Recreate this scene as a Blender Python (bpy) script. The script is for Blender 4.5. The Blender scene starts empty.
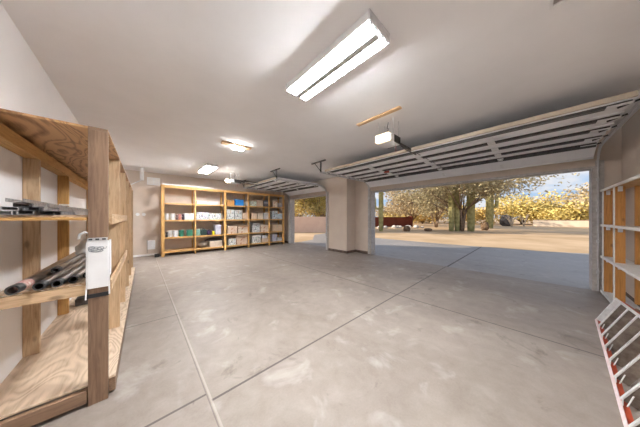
import bpy, bmesh, math, random
from mathutils import Vector, Matrix, Euler
random.seed(7)
D = bpy.data; SC = bpy.context.scene; COL = SC.collection
PI = math.pi

# ---------------------------------------------------------------- materials
def newmat(name, col=(.5,.5,.5), rough=.6, metal=0., spec=.5):
    m = D.materials.new(name); m.use_nodes = True
    b = m.node_tree.nodes['Principled BSDF']
    b.inputs['Base Color'].default_value = (*col, 1)
    b.inputs['Roughness'].default_value = rough
    b.inputs['Metallic'].default_value = metal
    b.inputs['Specular IOR Level'].default_value = spec
    return m
def N(m, t, **k):
    n = m.node_tree.nodes.new(t)
    for a, v in k.items(): setattr(n, a, v)
    return n
def L(m, a, b): m.node_tree.links.new(a, b)
def ramp(m, fac, stops):
    r = N(m, 'ShaderNodeValToRGB'); e = r.color_ramp.elements
    while len(e) < len(stops): e.new(.5)
    for q, (p, c) in zip(e, stops): q.position = p; q.color = (*c, 1)
    L(m, fac, r.inputs[0]); return r.outputs[0]
def coords(m, scale=(1,1,1), kind='Object'):
    t = N(m, 'ShaderNodeTexCoord'); mp = N(m, 'ShaderNodeMapping')
    mp.inputs['Scale'].default_value = scale
    L(m, t.outputs[kind], mp.inputs['Vector']); return mp.outputs[0]
def noise(m, vec, scale, detail=4, rough=.5, dist=0.):
    n = N(m, 'ShaderNodeTexNoise'); n.inputs['Scale'].default_value = scale
    n.inputs['Detail'].default_value = detail; n.inputs['Roughness'].default_value = rough
    n.inputs['Distortion'].default_value = dist
    L(m, vec, n.inputs['Vector']); return n.outputs['Fac']
def mix(m, fac, a, b, mode='MIX'):
    x = N(m, 'ShaderNodeMix', data_type='RGBA', blend_type=mode)
    for s, v in ((x.inputs[0], fac), (x.inputs[6], a), (x.inputs[7], b)):
        if hasattr(v, 'is_linked'): L(m, v, s)
        elif isinstance(v, (int, float)): s.default_value = v
        else: s.default_value = (*v, 1)
    return x.outputs[2]
def math_(m, op, a, b=None, c=None):
    x = N(m, 'ShaderNodeMath', operation=op)
    for i, v in enumerate((a, b, c)):
        if v is None: continue
        if hasattr(v, 'is_linked'): L(m, v, x.inputs[i])
        else: x.inputs[i].default_value = v
    return x.outputs[0]
def bsdf(m): return m.node_tree.nodes['Principled BSDF']
def setcol(m, s): L(m, s, bsdf(m).inputs['Base Color'])
def bump(m, h, strength=.2, dist=.01):
    b = N(m, 'ShaderNodeBump'); b.inputs['Strength'].default_value = strength; b.inputs['Distance'].default_value = dist
    L(m, h, b.inputs['Height']); L(m, b.outputs[0], bsdf(m).inputs['Normal'])

def wood(name, dark, light, axis, rough=.6, knots=True):
    m = newmat(name, light, rough)
    st = [1,1,1]; st[axis] = .07
    t = N(m, 'ShaderNodeTexCoord'); oi = N(m, 'ShaderNodeObjectInfo')
    off = N(m, 'ShaderNodeVectorMath', operation='ADD'); L(m, t.outputs['Object'], off.inputs[0])
    rr = math_(m, 'MULTIPLY', oi.outputs['Random'], 7.3); L(m, rr, off.inputs[1])
    mp = N(m, 'ShaderNodeMapping'); mp.inputs['Scale'].default_value = st; L(m, off.outputs[0], mp.inputs['Vector'])
    n1 = noise(m, mp.outputs[0], 38, 5, .6, 1.6); n2 = noise(m, mp.outputs[0], 9, 2, .5, .8)
    f = math_(m, 'ADD', math_(m, 'MULTIPLY', n1, .65), math_(m, 'MULTIPLY', n2, .35))
    c = ramp(m, f, [(.36, dark), (.5, [(a+b*2)/3 for a, b in zip(dark, light)]), (.62, light)])
    if knots:
        st2 = [1,1,1]; st2[axis] = .45
        mp2 = N(m, 'ShaderNodeMapping'); mp2.inputs['Scale'].default_value = st2; L(m, off.outputs[0], mp2.inputs['Vector'])
        v = N(m, 'ShaderNodeTexVoronoi'); v.inputs['Scale'].default_value = 5.5; L(m, mp2.outputs[0], v.inputs['Vector'])
        k = ramp(m, v.outputs['Distance'], [(.05, (1,1,1)), (.11, (0,0,0))])
        c = mix(m, math_(m, 'MULTIPLY', k, .7), c, [d*.45 for d in dark])
    # board-to-board variation
    hv = N(m, 'ShaderNodeHueSaturation'); L(m, c, hv.inputs['Color'])
    L(m, math_(m, 'MULTIPLY_ADD', oi.outputs['Random'], .22, .88), hv.inputs['Value'])
    setcol(m, hv.outputs[0]); bump(m, n1, .12, .004)
    return m
def plywood(name, dark, light, axis, rough=.6, figure=1.):
    m = newmat(name, light, rough); st = [1,1,1]; st[axis] = .3
    v = coords(m, st)
    n = noise(m, v, 3.2, 2, .45, .9)
    w = math_(m, 'FRACT', math_(m, 'MULTIPLY', n, 13))
    w = math_(m, 'ABSOLUTE', math_(m, 'SUBTRACT', w, .5))
    st = [1,1,1]; st[axis] = .06
    fine = noise(m, coords(m, st), 60, 4, .6)
    f = math_(m, 'ADD', math_(m, 'MULTIPLY', w, 1.1*figure), math_(m, 'MULTIPLY', fine, .6))
    setcol(m, ramp(m, f, [(.25, dark), (.62, light)])); return m

def mottled(name, a, b, scale=6, rough=.8, bmp=.1, detail=6, spec=.3, metal=0.):
    m = newmat(name, a, rough, metal, spec); v = coords(m)
    n = noise(m, v, scale, detail, .6, .3)
    setcol(m, ramp(m, n, [(.35, a), (.65, b)]))
    if bmp: bump(m, noise(m, v, scale*9, 4), bmp, .006)
    return m

M = {}
for i, ax in enumerate('xyz'):
    M['pine_'+ax] = wood('pine_'+ax, (.41,.255,.13), (.67,.475,.29), i)
    M['gold_'+ax] = wood('gold_pine_'+ax, (.44,.225,.065), (.70,.41,.14), i)
    M['red_'+ax] = wood('red_fir_'+ax, (.46,.19,.045), (.66,.31,.08), i)
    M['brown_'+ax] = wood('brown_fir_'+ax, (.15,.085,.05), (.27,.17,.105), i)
M['ply'] = plywood('plywood_deck', (.50,.36,.24), (.74,.58,.43), 1, figure=.7)
M['ply_top'] = plywood('plywood_top', (.22,.10,.035), (.56,.32,.15), 1, figure=1.0)
M['ply_gold'] = plywood('plywood_gold', (.48,.27,.1), (.68,.43,.2), 0)
M['white_paint'] = mottled('white_painted_wood', (.78,.74,.7), (.88,.85,.81), 9, .5, .05)
M['ceiling'] = mottled('ceiling_paint', (.86,.855,.86), (.89,.885,.89), 2.2, .9, .12)
M['wall_white'] = mottled('white_wall_paint', (.88,.85,.84), (.91,.88,.87), 2, .9, .12)
M['wall_tan'] = mottled('tan_wall_paint', (.61,.51,.43), (.66,.56,.475), 2, .9, .12)
M['stem'] = mottled('stem_concrete', (.10,.07,.055), (.17,.125,.10), 8, .9, .2)
M['jamb'] = mottled('weathered_jamb', (.42,.38,.35), (.56,.52,.49), 14, .8, .1)
M['steel'] = mottled('galvanised_steel', (.6,.6,.61), (.75,.75,.76), 18, .38, 0, metal=.35)
M['dark_steel'] = mottled('dark_steel', (.07,.065,.06), (.13,.12,.115), 12, .5, 0, metal=.4)
M['door_skin'] = mottled('door_skin_white', (.86,.86,.88), (.92,.92,.93), 3, .45, .03)
M['door_rib'] = mottled('door_rib_grey', (.07,.068,.066), (.12,.118,.115), 10, .45, 0, metal=.4)  # near-black: shade on the strut sides is worked into this colour
M['door_edge'] = mottled('door_edge_tan', (.5,.42,.33), (.6,.5,.4), 8, .6, 0)
M['white_plastic'] = mottled('white_plastic', (.8,.8,.8), (.86,.86,.86), 5, .4, 0)
M['black'] = newmat('black_rubber', (.02,.02,.022), .5)
M['red'] = newmat('red_plastic', (.5,.06,.03), .5)
M['label'] = mottled('pink_label', (.55,.12,.1), (.8,.7,.65), 30, .5, 0)

def emit(name, col, s):
    m = newmat(name, (.9,.9,.9), .5); b = bsdf(m)
    b.inputs['Emission Color'].default_value = (*col, 1); b.inputs['Emission Strength'].default_value = s
    return m
M['tube'] = emit('fluorescent_tube', (.93,.965,1), 118)
M['led'] = emit('led_lamp', (1,.96,.92), 34)
M['bulb'] = emit('warm_bulb', (1,.80,.52), 6)
M['warm'] = emit('warm_bulb_lens', (1,.78,.50), 1.3)

bsdf(M['warm']).inputs['Base Color'].default_value = (.6,.5,.38,1)
def concrete(name, a, b, joints, warm=None):
    m = newmat(name, a, .5, 0, .35)
    t = N(m, 'ShaderNodeTexCoord'); P = t.outputs['Object']
    sx = N(m, 'ShaderNodeSeparateXYZ'); L(m, P, sx.inputs[0]); x, y = sx.outputs[0], sx.outputs[1]
    mp = N(m, 'ShaderNodeMapping'); mp.inputs['Scale'].default_value = (1, .55, 1); mp.inputs['Rotation'].default_value = (0,0,.5)
    L(m, P, mp.inputs['Vector'])
    n1 = noise(m, mp.outputs[0], .9, 7, .62, .6); n2 = noise(m, P, 6, 6, .65, .4); n3 = noise(m, P, 70, 3)
    f = math_(m, 'ADD', math_(m, 'ADD', math_(m, 'MULTIPLY', n1, .6), math_(m, 'MULTIPLY', n2, .3)), math_(m, 'MULTIPLY', n3, .1))
    c = ramp(m, f, [(.34, a), (.64, b)])
    # scattered stains
    st = noise(m, P, 1.7, 5, .7, 1.2); sm = ramp(m, st, [(.60, (0,0,0)), (.70, (1,1,1))])
    c = mix(m, math_(m, 'MULTIPLY', sm, .5), c, [q*.5 for q in a])
    st = noise(m, mp.outputs[0], 3.3, 6, .7, 2.); sm = ramp(m, st, [(.68, (0,0,0)), (.72, (1,1,1))])
    c = mix(m, math_(m, 'MULTIPLY', sm, .5), c, [q*.5 for q in a])
    st = noise(m, P, 2.3, 4, .6, .5); sm = ramp(m, st, [(.30, (1,1,1)), (.42, (0,0,0))])
    c = mix(m, math_(m, 'MULTIPLY', sm, .22), c, (.72,.68,.64))
    for (k, val, w, lo, hi, colr, s) in joints:
        p, q = (x, y) if k == 'x' else (y, x)
        g = math_(m, 'LESS_THAN', math_(m, 'ABSOLUTE', math_(m, 'SUBTRACT', p, val)), w)
        g = math_(m, 'MULTIPLY', g, math_(m, 'GREATER_THAN', q, lo)); g = math_(m, 'MULTIPLY', g, math_(m, 'LESS_THAN', q, hi))
        c = mix(m, math_(m, 'MULTIPLY', g, s), c, colr)
    setcol(m, c); bump(m, n2, .12, .01)
    L(m, math_(m, 'MULTIPLY_ADD', n1, .3, .36), bsdf(m).inputs['Roughness'])
    return m
DK = (.09,.07,.065)
M['floor'] = concrete('garage_concrete', (.215,.176,.150), (.37,.315,.273), [
    ('x', 3.54, .010, -9, 20, DK, .9), ('y', 1.72, .011, .42, 20, DK, .9),
    ('x', .42, .007, -9, 20, (.56,.49,.44), .35), ('x', .403, .004, -9, 20, DK, .5),
    ('y', 3.59, .010, -9, .42, DK, .65), ('y', 1.81, .010, -9, .40, DK, .85), ('y', 4.93, .011, .42, 3.54, DK, .4)])
M['drive'] = concrete('driveway_concrete', (.27,.25,.245), (.39,.365,.355), [('y', 1.71, .026, -5, 40, DK, .95)])
M['dirt'] = mottled('desert_dirt', (.52,.36,.21), (.70,.51,.33), .35, .95, .3, 9)

# ---------------------------------------------------------------- mesh helpers
class MB:
    def __init__(s): s.bm = bmesh.new()
    def box(s, x0, x1, y0, y1, z0, z1, mtx=None):
        v = [s.bm.verts.new((x, y, z)) for z in (z0, z1) for x, y in ((x0,y0),(x1,y0),(x1,y1),(x0,y1))]
        for f in ((3,2,1,0),(4,5,6,7),(0,1,5,4),(1,2,6,5),(2,3,7,6),(3,0,4,7)): s.bm.faces.new([v[i] for i in f])
        if mtx: bmesh.ops.transform(s.bm, matrix=mtx, verts=v)
        return s
    def tube(s, pts, r, n=10, cap=True):
        pts = [Vector(p) for p in pts]; rs = r if isinstance(r, (list, tuple)) else [r]*len(pts)
        rings = []; up = None
        for i, p in enumerate(pts):
            t = (pts[min(i+1, len(pts)-1)]-pts[max(i-1, 0)]).normalized()
            if up is None:
                up = Vector((0,0,1)) if abs(t.z) < .9 else Vector((1,0,0))
            a = t.cross(up).normalized(); b = a.cross(t).normalized(); up = b
            rings.append([s.bm.verts.new(p+(a*math.cos(2*PI*k/n)+b*math.sin(2*PI*k/n))*rs[i]) for k in range(n)])
        for A, B in zip(rings, rings[1:]):
            for k in range(n): s.bm.faces.new((A[k], A[(k+1)%n], B[(k+1)%n], B[k]))
        if cap: s.bm.faces.new(rings[0][::-1]); s.bm.faces.new(rings[-1])
        return s
    def lathe(s, prof, n=20, c=(0,0,0), rib=0, ribn=0):
        rings = []
        for r, z in prof:
            rings.append([s.bm.verts.new((c[0]+r*(1+(rib*(k%2) if ribn else 0))*math.cos(2*PI*k/n), c[1]+r*(1+(rib*(k%2) if ribn else 0))*math.sin(2*PI*k/n), c[2]+z)) for k in range(n)])
        for A, B in zip(rings, rings[1:]):
            for k in range(n): s.bm.faces.new((A[k], A[(k+1)%n], B[(k+1)%n], B[k]))
        s.bm.faces.new(rings[0][::-1]); s.bm.faces.new(rings[-1]); return s
    def prism(s, poly, a0, a1, axis='z'):
        def p(q, h): return {'z': (q[0], q[1], h), 'y': (q[0], h, q[1]), 'x': (h, q[0], q[1])}[axis]
        A = [s.bm.verts.new(p(q, a0)) for q in poly]; B = [s.bm.verts.new(p(q, a1)) for q in poly]; n = len(poly)
        s.bm.faces.new(A[::-1]); s.bm.faces.new(B)
        for k in range(n): s.bm.faces.new((A[k], A[(k+1)%n], B[(k+1)%n], B[k]))
        return s
    def rock(s, c, r, seed=0, sq=(1,1,1), sub=2, amp=.25):
        rnd = random.Random(seed)
        q = bmesh.ops.create_icosphere(s.bm, subdivisions=sub, radius=1.)
        for v in q['verts']:
            k = 1+rnd.uniform(-amp, amp); v.co = Vector((c[0]+v.co.x*r*sq[0]*k, c[1]+v.co.y*r*sq[1]*k, c[2]+v.co.z*r*sq[2]*k))
        return s
    def build(s, name, mat, parent=None, bevel=0, smooth=False, loc=None, rot=None):
        bmesh.ops.recalc_face_normals(s.bm, faces=s.bm.faces)
        me = D.meshes.new(name); s.bm.to_mesh(me); s.bm.free()
        me.materials.append(mat)
        if smooth:
            for p in me.polygons: p.use_smooth = True
        o = D.objects.new(name, me); COL.objects.link(o)
        if parent: o.parent = parent
        if loc: o.location = loc
        if rot: o.rotation_euler = rot
        if bevel:
            b = o.modifiers.new('bevel', 'BEVEL'); b.width = bevel; b.segments = 2; b.limit_method = 'ANGLE'
        return o
def tag(o, label, cat, group=None, kind=None):
    o['label'] = label; o['category'] = cat
    if group: o['group'] = group
    if kind: o['kind'] = kind
    return o
def thing(name, label, cat, loc=(0,0,0), rz=0, group=None, rot=None):
    o = D.objects.new(name, None); COL.objects.link(o); o.location = loc
    o.rotation_euler = rot or (0,0,rz); o.empty_display_size = .1
    return tag(o, label, cat, group)
def struct(name, mb, mat, label=None, bevel=0, cat=None):
    o = mb.build(name, mat, None, bevel); o['kind'] = 'structure'
    if label: o['label'] = label
    if cat: o['category'] = cat
    return o
def copy_tree(o, label=None, parent=None, **k):
    c = o.copy(); COL.objects.link(c); c.parent = parent
    if label: c['label'] = label
    for ch in [q for q in D.objects if q.parent == o]: copy_tree(ch, None, c)
    return c

# ---------------------------------------------------------------- setting
ZC = 3.13; XL = -.80; YB = 9.75; YN = -1.12; XR = 6.60; XF = 6.05
struct('floor', MB().box(XL-.2, 6.62, YN-.2, YB+.2, -.2, 0), M['floor'], 'worn grey concrete garage slab with saw-cut joints', cat='floor')
struct('ceiling', MB().box(XL-.2, XR+.25, YN-.2, YB+.2, ZC, ZC+.15), M['ceiling'], 'pale painted garage ceiling', cat='ceiling')
struct('wall_left', MB().box(XL-.2, XL, YN-.2, YB+.2, 0, ZC), M['wall_white'], 'white wall behind the near wooden shelving', cat='wall')
struct('wall_back', MB().box(XL, XF+.25, YB, YB+.2, 0, ZC), M['wall_tan'], 'tan wall behind the long stocked shelving', cat='wall')
struct('wall_near', MB().box(XL, XR+.25, YN-.2, YN, 0, ZC), M['wall_tan'], 'tan wall behind the empty white edged shelving', cat='wall')
O1 = (-.83, 4.27); O2 = (6.12, 8.97); ZL = 2.45
w = MB().box(XR, XR+.25, YN, O1[0], 0, ZC).box(XR, XR+.25, O1[1], 5.0, 0, ZC).box(XR, XR+.25, O1[0], O1[1], ZL, ZC)
struct('wall_right', w, M['wall_tan'], 'tan wall around the wide garage door opening', cat='wall')
w = MB().box(XF, XR+.25, 5.0, O2[0], 0, ZC).box(XF, XF+.25, O2[1], YB, 0, ZC).box(XF, XF+.25, O2[0], O2[1], ZL, ZC)
struct('wall_front', w, M['wall_tan'], 'tan projecting wall around the smaller garage door opening', cat='wall', bevel=.01)
w = MB().box(XF-.012, XF, 5.0-.012, O2[0]-.02, 0, .10).box(XF-.012, XR-.012, 5.0-.012, 5.0, 0, .10).box(XR-.012, XR, 4.40, 5.0-.012, 0, .10)
struct('baseboard_right', w, M['stem'], 'dark exposed stem wall strip at the foot of the pillar', cat='baseboard')
struct('baseboard_front', MB().box(XF-.012, XF, O2[1]+.08, YB-.01, 0, .12), M['stem'], 'dark strip at the foot of the wall by the small door', cat='baseboard')
struct('baseboard_back', MB().box(XL, .5, YB-.012, YB, 0, .07), M['wall_white'], 'pale baseboard on the back wall', cat='baseboard')
struct('baseboard_near', MB().box(XR-.012, XR, YN, -.96, 0, .14).box(4.0, XR-.02, YN, YN+.012, 0, .12), M['stem'], 'dark strip at the foot of the wall beside the wide door', cat='baseboard')
# jambs and lintel boards
def jambs(idx, xf, o, lab):
    m = MB().box(xf-.035, xf+.26, o[0]-.0, o[0]+.04, 0, ZL-.04).box(xf-.035, xf+.26, o[1]-.04, o[1], 0, ZL-.04).box(xf-.035, xf+.26, o[0], o[1], ZL-.04, ZL)
    m.box(xf-.035, xf, o[0]-.10, o[0], 0, ZL+.1).box(xf-.035, xf, o[1], o[1]+.10, 0, ZL+.1)
    struct('trim_%d' % idx, m, M['jamb'], lab, cat='door frame')
jambs(1, XR, O1, 'weathered grey frame of the wide door opening')
jambs(2, XF, O2, 'weathered grey frame of the small door opening')
# outside structure
struct('roof', MB().box(-1.4, 7.0, -2.2, 10.2, 3.32, 3.60), M['stem'], 'garage roof slab', cat='roof')
g = MB(); R = 6.90
dr = [(6.62,-1.4),(6.62,5.0),(6.62,9.2),(8.2,9.6),(10.6,12.2),(12.4,12.6),(12.25,9.),(12.1,6.),(12.2,3.5),(12.36,1.7),(12.6,-.2),(13.25,-1.6),(15.5,-5),(18,-12),(6.62,-12)]
g.prism(dr, -.16, -.012); struct('driveway', g, M['drive'], 'grey concrete driveway apron outside the doors', cat='driveway')
g = MB().box(-160, 260, -200, 260, -.4, -.02); struct('desert_ground', g, M['dirt'], 'sunlit tan desert ground beyond the driveway', cat='ground')

# ---------------------------------------------------------------- overhead doors
def bracket_hinge(parent, x, y, z):
    h = MB().box(x-.085, x+.085, y-.05, y+.05, z-.012, z).box(x-.022, x+.022, y-.02, y+.02, z-.032, z-.012).tube([(x,y-.04,z-.03),(x,y+.04,z-.03)], .009, 8)
    h.build('hinge', M['white_plastic'], parent)
def overhead_door(num, xf, o, ycols, label):
    y0, y1 = o[0]+.0, o[1]-.0; zt = 2.845; n = 5; wd = .485
    x0 = xf-.05-.22-4*wd-.26
    t = thing('door_%d' % num, label, 'garage door', (x0, (y0+y1)/2, zt)); t['kind'] = 'structure'; hw = (y1-y0)/2
    for k in range(4):
        a = k*wd+.003; b = (k+1)*wd-.003
        p = MB().box(a, b, -hw, hw, -.02, .02).box(a, a+.028, -hw, hw, -.045, -.02).box(b-.028, b, -hw, hw, -.045, -.02)
        s = p.build('door_section', M['door_skin'], t)
        MB().box(a+.045, a+.115, -hw+.02, hw-.02, -.075, -.0205).build('strut', M['door_rib'], s)
        for y in ycols:
            MB().box(a+.13, b-.03, y-.03, y+.03, -.042, -.0205).build('stile', M['door_skin'], s)
    # last section hangs down following the curve
    L5 = .50; ang = math.radians(26)
    mt = Matrix.Translation((4*wd+.004, 0, 0)) @ Matrix.Rotation(ang, 4, 'Y')
    p = MB().box(0, L5, -hw, hw, -.02, .02, mt).box(L5-.03, L5, -hw, hw, -.045, -.02, mt)
    s = p.build('door_section', M['door_skin'], t)
    MB().box(.02, .1, -hw+.02, hw-.02, -.08, -.0205, mt).build('strut', M['door_rib'], s)
    MB().box(L5, L5+.03, -hw, hw, -.02, .02, mt).build('bottom_seal', M['black'], s)
    for y in ycols:
        MB().box(.30, .42, y-.03, y+.03, -.042, -.0205, mt).build('stile', M['white_plastic'], s)
    MB().box(-.035, 0, -hw, hw, -.035, .025).build('top_rail', M['door_edge'], t)
    for k in range(1, 5):
        for y in ycols: bracket_hinge(t, k*wd, y, -.077)
    for k in range(0, 5):
        for sgn in (-1, 1):
            yy = sgn*hw
            MB().box(k*wd-.02, k*wd+.12, yy-sgn*.20, yy-sgn*.02, -.087, -.077).build('roller_bracket', M['white_plastic'], t)
            MB().tube([(k*wd+.05, yy-sgn*.12, -.100), (k*wd+.05, yy+sgn*.035, -.055)], .012, 8).build('roller', M['black'], t)
    return t, x0, zt
d1, dx1, dz = overhead_door(1, XR, (-.80, 4.24), [-1.22, 0, 1.22], 'wide raised white sectional garage door over the large opening')
d2, dx2, dz = overhead_door(2, XF, (6.15, 8.94), [0.0], 'smaller raised white sectional garage door near the stocked shelving')
# red hand-pull tag on the wide door
MB().box(1.10, 1.20, 1.10, 1.22, -.105, -.047).build('warning_tag', M['red'], d1)

def track(y, xf, xe, inner, label, zt=2.79, dia=.26, rail=(-.22, .40)):
    t = thing('door_track', label, 'door track', (xf-.05, y, 0))
    prof = [(0,0,0.02)]; r = .36; zt2 = zt
    pts = [(0,0,.02),(0,0,zt2-r)] + [(-r+r*math.cos(a), 0, zt2-r+r*math.sin(a)) for a in [PI/2*k/8 for k in range(1,9)]] + [(xe-(xf-.05), 0, zt2)]
    m = MB()
    def strip(pts, w, off, th=.004):
        for A, B in zip(pts, pts[1:]):
            A = Vector(A); B = Vector(B); d = (B-A); nrm = Vector((d.z, 0, -d.x)).normalized()
            q = []
            for P in (A, B):
                for s1 in (-1, 1):
                    for s2 in (-1, 1):
                        q.append(m.bm.verts.new(P+nrm*s1*w/2+Vector((0, off+s2*th/2, 0))))
            for f in ((0,1,3,2),(4,6,7,5),(0,4,5,1),(2,3,7,6),(0,2,6,4),(1,5,7,3)): m.bm.faces.new([q[i] for i in f])
    strip(pts, .055, 0); 
    for s in (-1, 1):
        q = []
        for i, P in enumerate(pts):
            P = Vector(P); d = (Vector(pts[min(i+1,len(pts)-1)])-Vector(pts[max(i-1,0)])).normalized(); nrm = Vector((d.z,0,-d.x))
            q.append(P+nrm*s*.028+Vector((0, inner*.012, 0)))
        m.tube(q, .0035, 6)
        m.tube([p+Vector((0,inner*.008,0)) for p in q], .0035, 6)
    m.build('rail', M['steel'], t)
    for z in (.35, .95, 1.55, 2.15):
        MB().box(-.03, .045, -inner*.004-.03*(inner<0), -inner*.004+.03*(inner>0), z, z+.06).build('bracket', M['steel'], t)
    # rear hanger up to ceiling
    hx = xe-(xf-.05)+.03
    h = MB().box(hx-.016, hx+.016, -.03, -.025, zt2, ZC-.035).box(hx-.016, hx-.011, -.03, .0, zt2, ZC-.035)
    h.tube([(hx, -.02, zt2+.02), (hx, dia, ZC-.03)], .010, 6)
    h.build('hanger', M['door_rib'], t)
    MB().box(hx-.02, hx+.02, rail[0], rail[1], ZC-.034, ZC-.002).build('hanger_rail', M['door_rib'], t)
    return t
track(-.865, XR, 3.95, 1, 'steel door track beside the empty white edged shelving', dia=-.16, rail=(-.22, .05))
track(4.305, XR, 3.95, -1, 'steel door track beside the tan pillar, right of it')
track(6.085, XF, 3.5, 1, 'steel door track on the left edge of the tan pillar')
track(9.005, XF, 3.5, -1, 'steel door track beside the right end of the stocked shelving')

# openers
def opener(x, y, xh, label, bulb=False):
    t = thing('door_opener', label, 'garage door opener', (x, y, 2.77))
    b = MB().box(-.16, .16, -.13, .13, -.07, .075); b.build('housing', M['white_plastic'], t, bevel=.02)
    if bulb:
        MB().tube([(-.162,-.02,0),(-.20,-.02,0)], .03, 14).build('bulb_socket', M['dark_steel'], t)
        MB().rock((-.27,-.02,0), .07, 1, (1,1,1), 3, 0).build('bulb', M['bulb'], t, smooth=True)
    else:
        MB().box(-.235, -.162, -.125, .125, -.065, .065).build('light_lens', M['warm'], t, bevel=.02)
    sp = MB().box(-.06, .158, -.138, -.131, -.06, .065).build('side_panel', M['dark_steel'], t, bevel=.002)
    for k in range(4): MB().box(-.03+k*.045, -.01+k*.045, -.142, -.1385, -.04, .045).build('cooling_slot', M['black'], sp)
    MB().box(.162, .20, -.12, .12, -.06, .07).build('end_plate', M['dark_steel'], t, bevel=.005)
    MB().box(.20, xh-x, -.014, .014, .045, .08).build('rail', M['dark_steel'], t)
    MB().tube([(.2,-.05,.02),(.62,-.05,-.03),(1.05,-.05,-.02)], .012, 8).build('door_arm', M['dark_steel'], t)
    for dx, dy in ((-.1,-.13),(-.1,.13),(.1,-.13),(.1,.13)):
        MB().box(dx-.012, dx+.012, dy-.002, dy+.002, .0755, ZC-2.77-.025).build('hanger_strap', M['steel'], t)
    MB().tube([(0,.03,.0755),(.03,.07,.14),(-.03,-.02,.2),(.04,.05,.25),(-.01,.0,ZC-2.77-.03)], .006, 6).build('power_cord', M['black'], t, smooth=True)
    MB().tube([(.06,-.1,-.07),(.06,-.1,-.2)], .003, 6).build('pull_cord', M['red'], t)
    return t
o1 = opener(3.19, 1.70, 6.55, 'white door opener with a glowing lens ahead of the wide door')
o2 = opener(2.62, 7.55, 6.0, 'distant door opener with a lit bulb ahead of the small door', True)
tag(MB().box(2.88, 2.96, 1.36, 2.16, ZC-.022, ZC-.001).build('mounting_board', M['pine_y']), 'thin wooden board on the ceiling above the wide door opener', 'board')
# ceiling board + lamp
tag(MB().box(1.34, 1.99, 4.60, 4.74, ZC-.04, ZC-.001).build('mounting_board', M['pine_x']), 'short wooden board on the ceiling holding the round led lamp', 'board')
t = thing('ceiling_lamp', 'small bright twin led lamp below the short ceiling board', 'lamp', (1.68, 4.67, ZC-.041))
MB().lathe([(.05,-.03),(.05,0)], 20).build('socket', M['white_plastic'], t, smooth=False)
for s in (-1, 1):
    MB().lathe([(.02,-.075),(.05,-.07),(.06,-.05),(.045,-.031)], 20, (s*.075,0,0)).build('led_head', M['led'], t)

# fluorescent fixtures
def fixture(loc, label):
    t = thing('fluorescent_fixture', label, 'ceiling light', loc)
    MB().box(-.16, .16, -.61, .61, -.035, 0).build('housing', M['white_plastic'], t, bevel=.004)
    MB().box(-.034, .034, -.585, .585, -.108, -.061).build('centre_spine', M['steel'], t)
    for s in (-1, 1):
        MB().box(s*.16-.006, s*.16+.006, -.599, .599, -.083, -.0355).build('side_lip', M['white_plastic'], t)
        MB().box(s*.088-.006, s*.088+.006, -.585, .585, -.106, -.061).build('spine', M['steel'], t)
        MB().prism([(s*.012,-.036),(s*.15,-.036),(s*.15,-.045),(s*.08,-.060),(s*.012,-.045)], -.585, .585, 'y').build('reflector', M['white_plastic'], t)
        for q in (.054, .122):
            MB().tube([(s*q,-.585,-.082),(s*q,.585,-.082)], .0185, 12).build('tube', M['tube'], t, smooth=True)
            for e in (-1, 1):
                MB().box(s*q-.012, s*q+.012, e*.592-.006, e*.592+.006, -.095, -.036).build('lamp_holder', M['white_plastic'], t)
    for e in (-1, 1): MB().box(-.165, .165, e*.6-.0, e*.6+e*.012, -.088, -.0).build('end_cap', M['steel'], t)
    return t
f1 = fixture((1.525, 1.50, ZC-.001), 'large bright fluorescent fixture on the ceiling overhead, nearest the camera')
f2 = copy_tree(f1, 'fluorescent fixture on the ceiling near the stocked shelving'); f2.location = (1.69, 7.45, ZC-.001)
# ceiling register at the frame top
t = thing('ceiling_register', 'square ceiling register at the top right edge of the photo', 'vent', (2.25, -.258, ZC-.001))
m = MB().box(-.15,.15,-.17,-.15,-.02,0).box(-.15,.15,.15,.17,-.02,0).box(-.17,-.15,-.17,.17,-.02,0).box(.15,.17,-.17,.17,-.02,0); m.build('frame', M['white_plastic'], t)
MB().box(-.149,.149,-.149,.149,-.006,0).build('grille', M['jamb'], t)
# ceiling pipe + arm on the left
t = thing('ceiling_bracket', 'white cylinder and thin arm hanging from the ceiling beyond the near shelving', 'bracket', (.06, 9.0, ZC))
MB().tube([(0,0,-.001),(0,0,-.43)], .055, 14).build('cylinder', M['white_plastic'], t, smooth=False)
MB().tube([(0,0,-.42),(-.28,-.05,-.62),(-.36,-.05,-.9)], .014, 8).build('arm', M['steel'], t)

# ---------------------------------------------------------------- back-wall small things
t = thing('wall_vent', 'cream two panel vent high on the back wall left of the stocked shelving', 'vent', (.395, YB, 2.80))
MB().box(-.19, .19, -.03, 0, -.14, .14).build('frame', M['white_plastic'], t, bevel=.006)
for s in (-1, 1):
    m = MB()
    for k in range(5): m.box(s*.09-.075, s*.09+.075, -.04, -.031, -.11+k*.046, -.11+k*.046+.03)
    m.build('louver', M['white_paint'], t)
for x, lab in ((-.05, 'left of the two wall plates beside the near shelving end'), (.115, 'right of the two wall plates beside the near shelving end')):
    t = thing('switch_plate', 'round white ' + lab, 'switch', (x, YB, 1.545), rot=(PI/2,0,0))
    MB().lathe([(.055,0),(.055,.008),(.048,.014)], 20).build('plate', M['white_plastic'], t)
    MB().box(-.012,.012,-.02,.02,.0145,.022).build('toggle', M['white_plastic'], t)
t = thing('access_panel', 'white square access panel low on the back wall', 'panel', (.33, YB, .40))
MB().box(-.11,.11,-.018,0,-.17,.17).build('door', M['white_plastic'], t, bevel=.004)
MB().box(.07,.09,-.026,-.019,-.02,.02).build('latch', M['steel'], t)
MB().tube([(-.12,-.012,.2),(-.12,-.012,-.3)], .006, 6).build('conduit', M['dark_steel'], t)
tag(MB().box(.40,.545,9.18,9.42,0,.09).build('floor_box', M['black'], bevel=.01), 'small dark box on the floor at the left foot of the stocked shelving', 'box')

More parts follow.
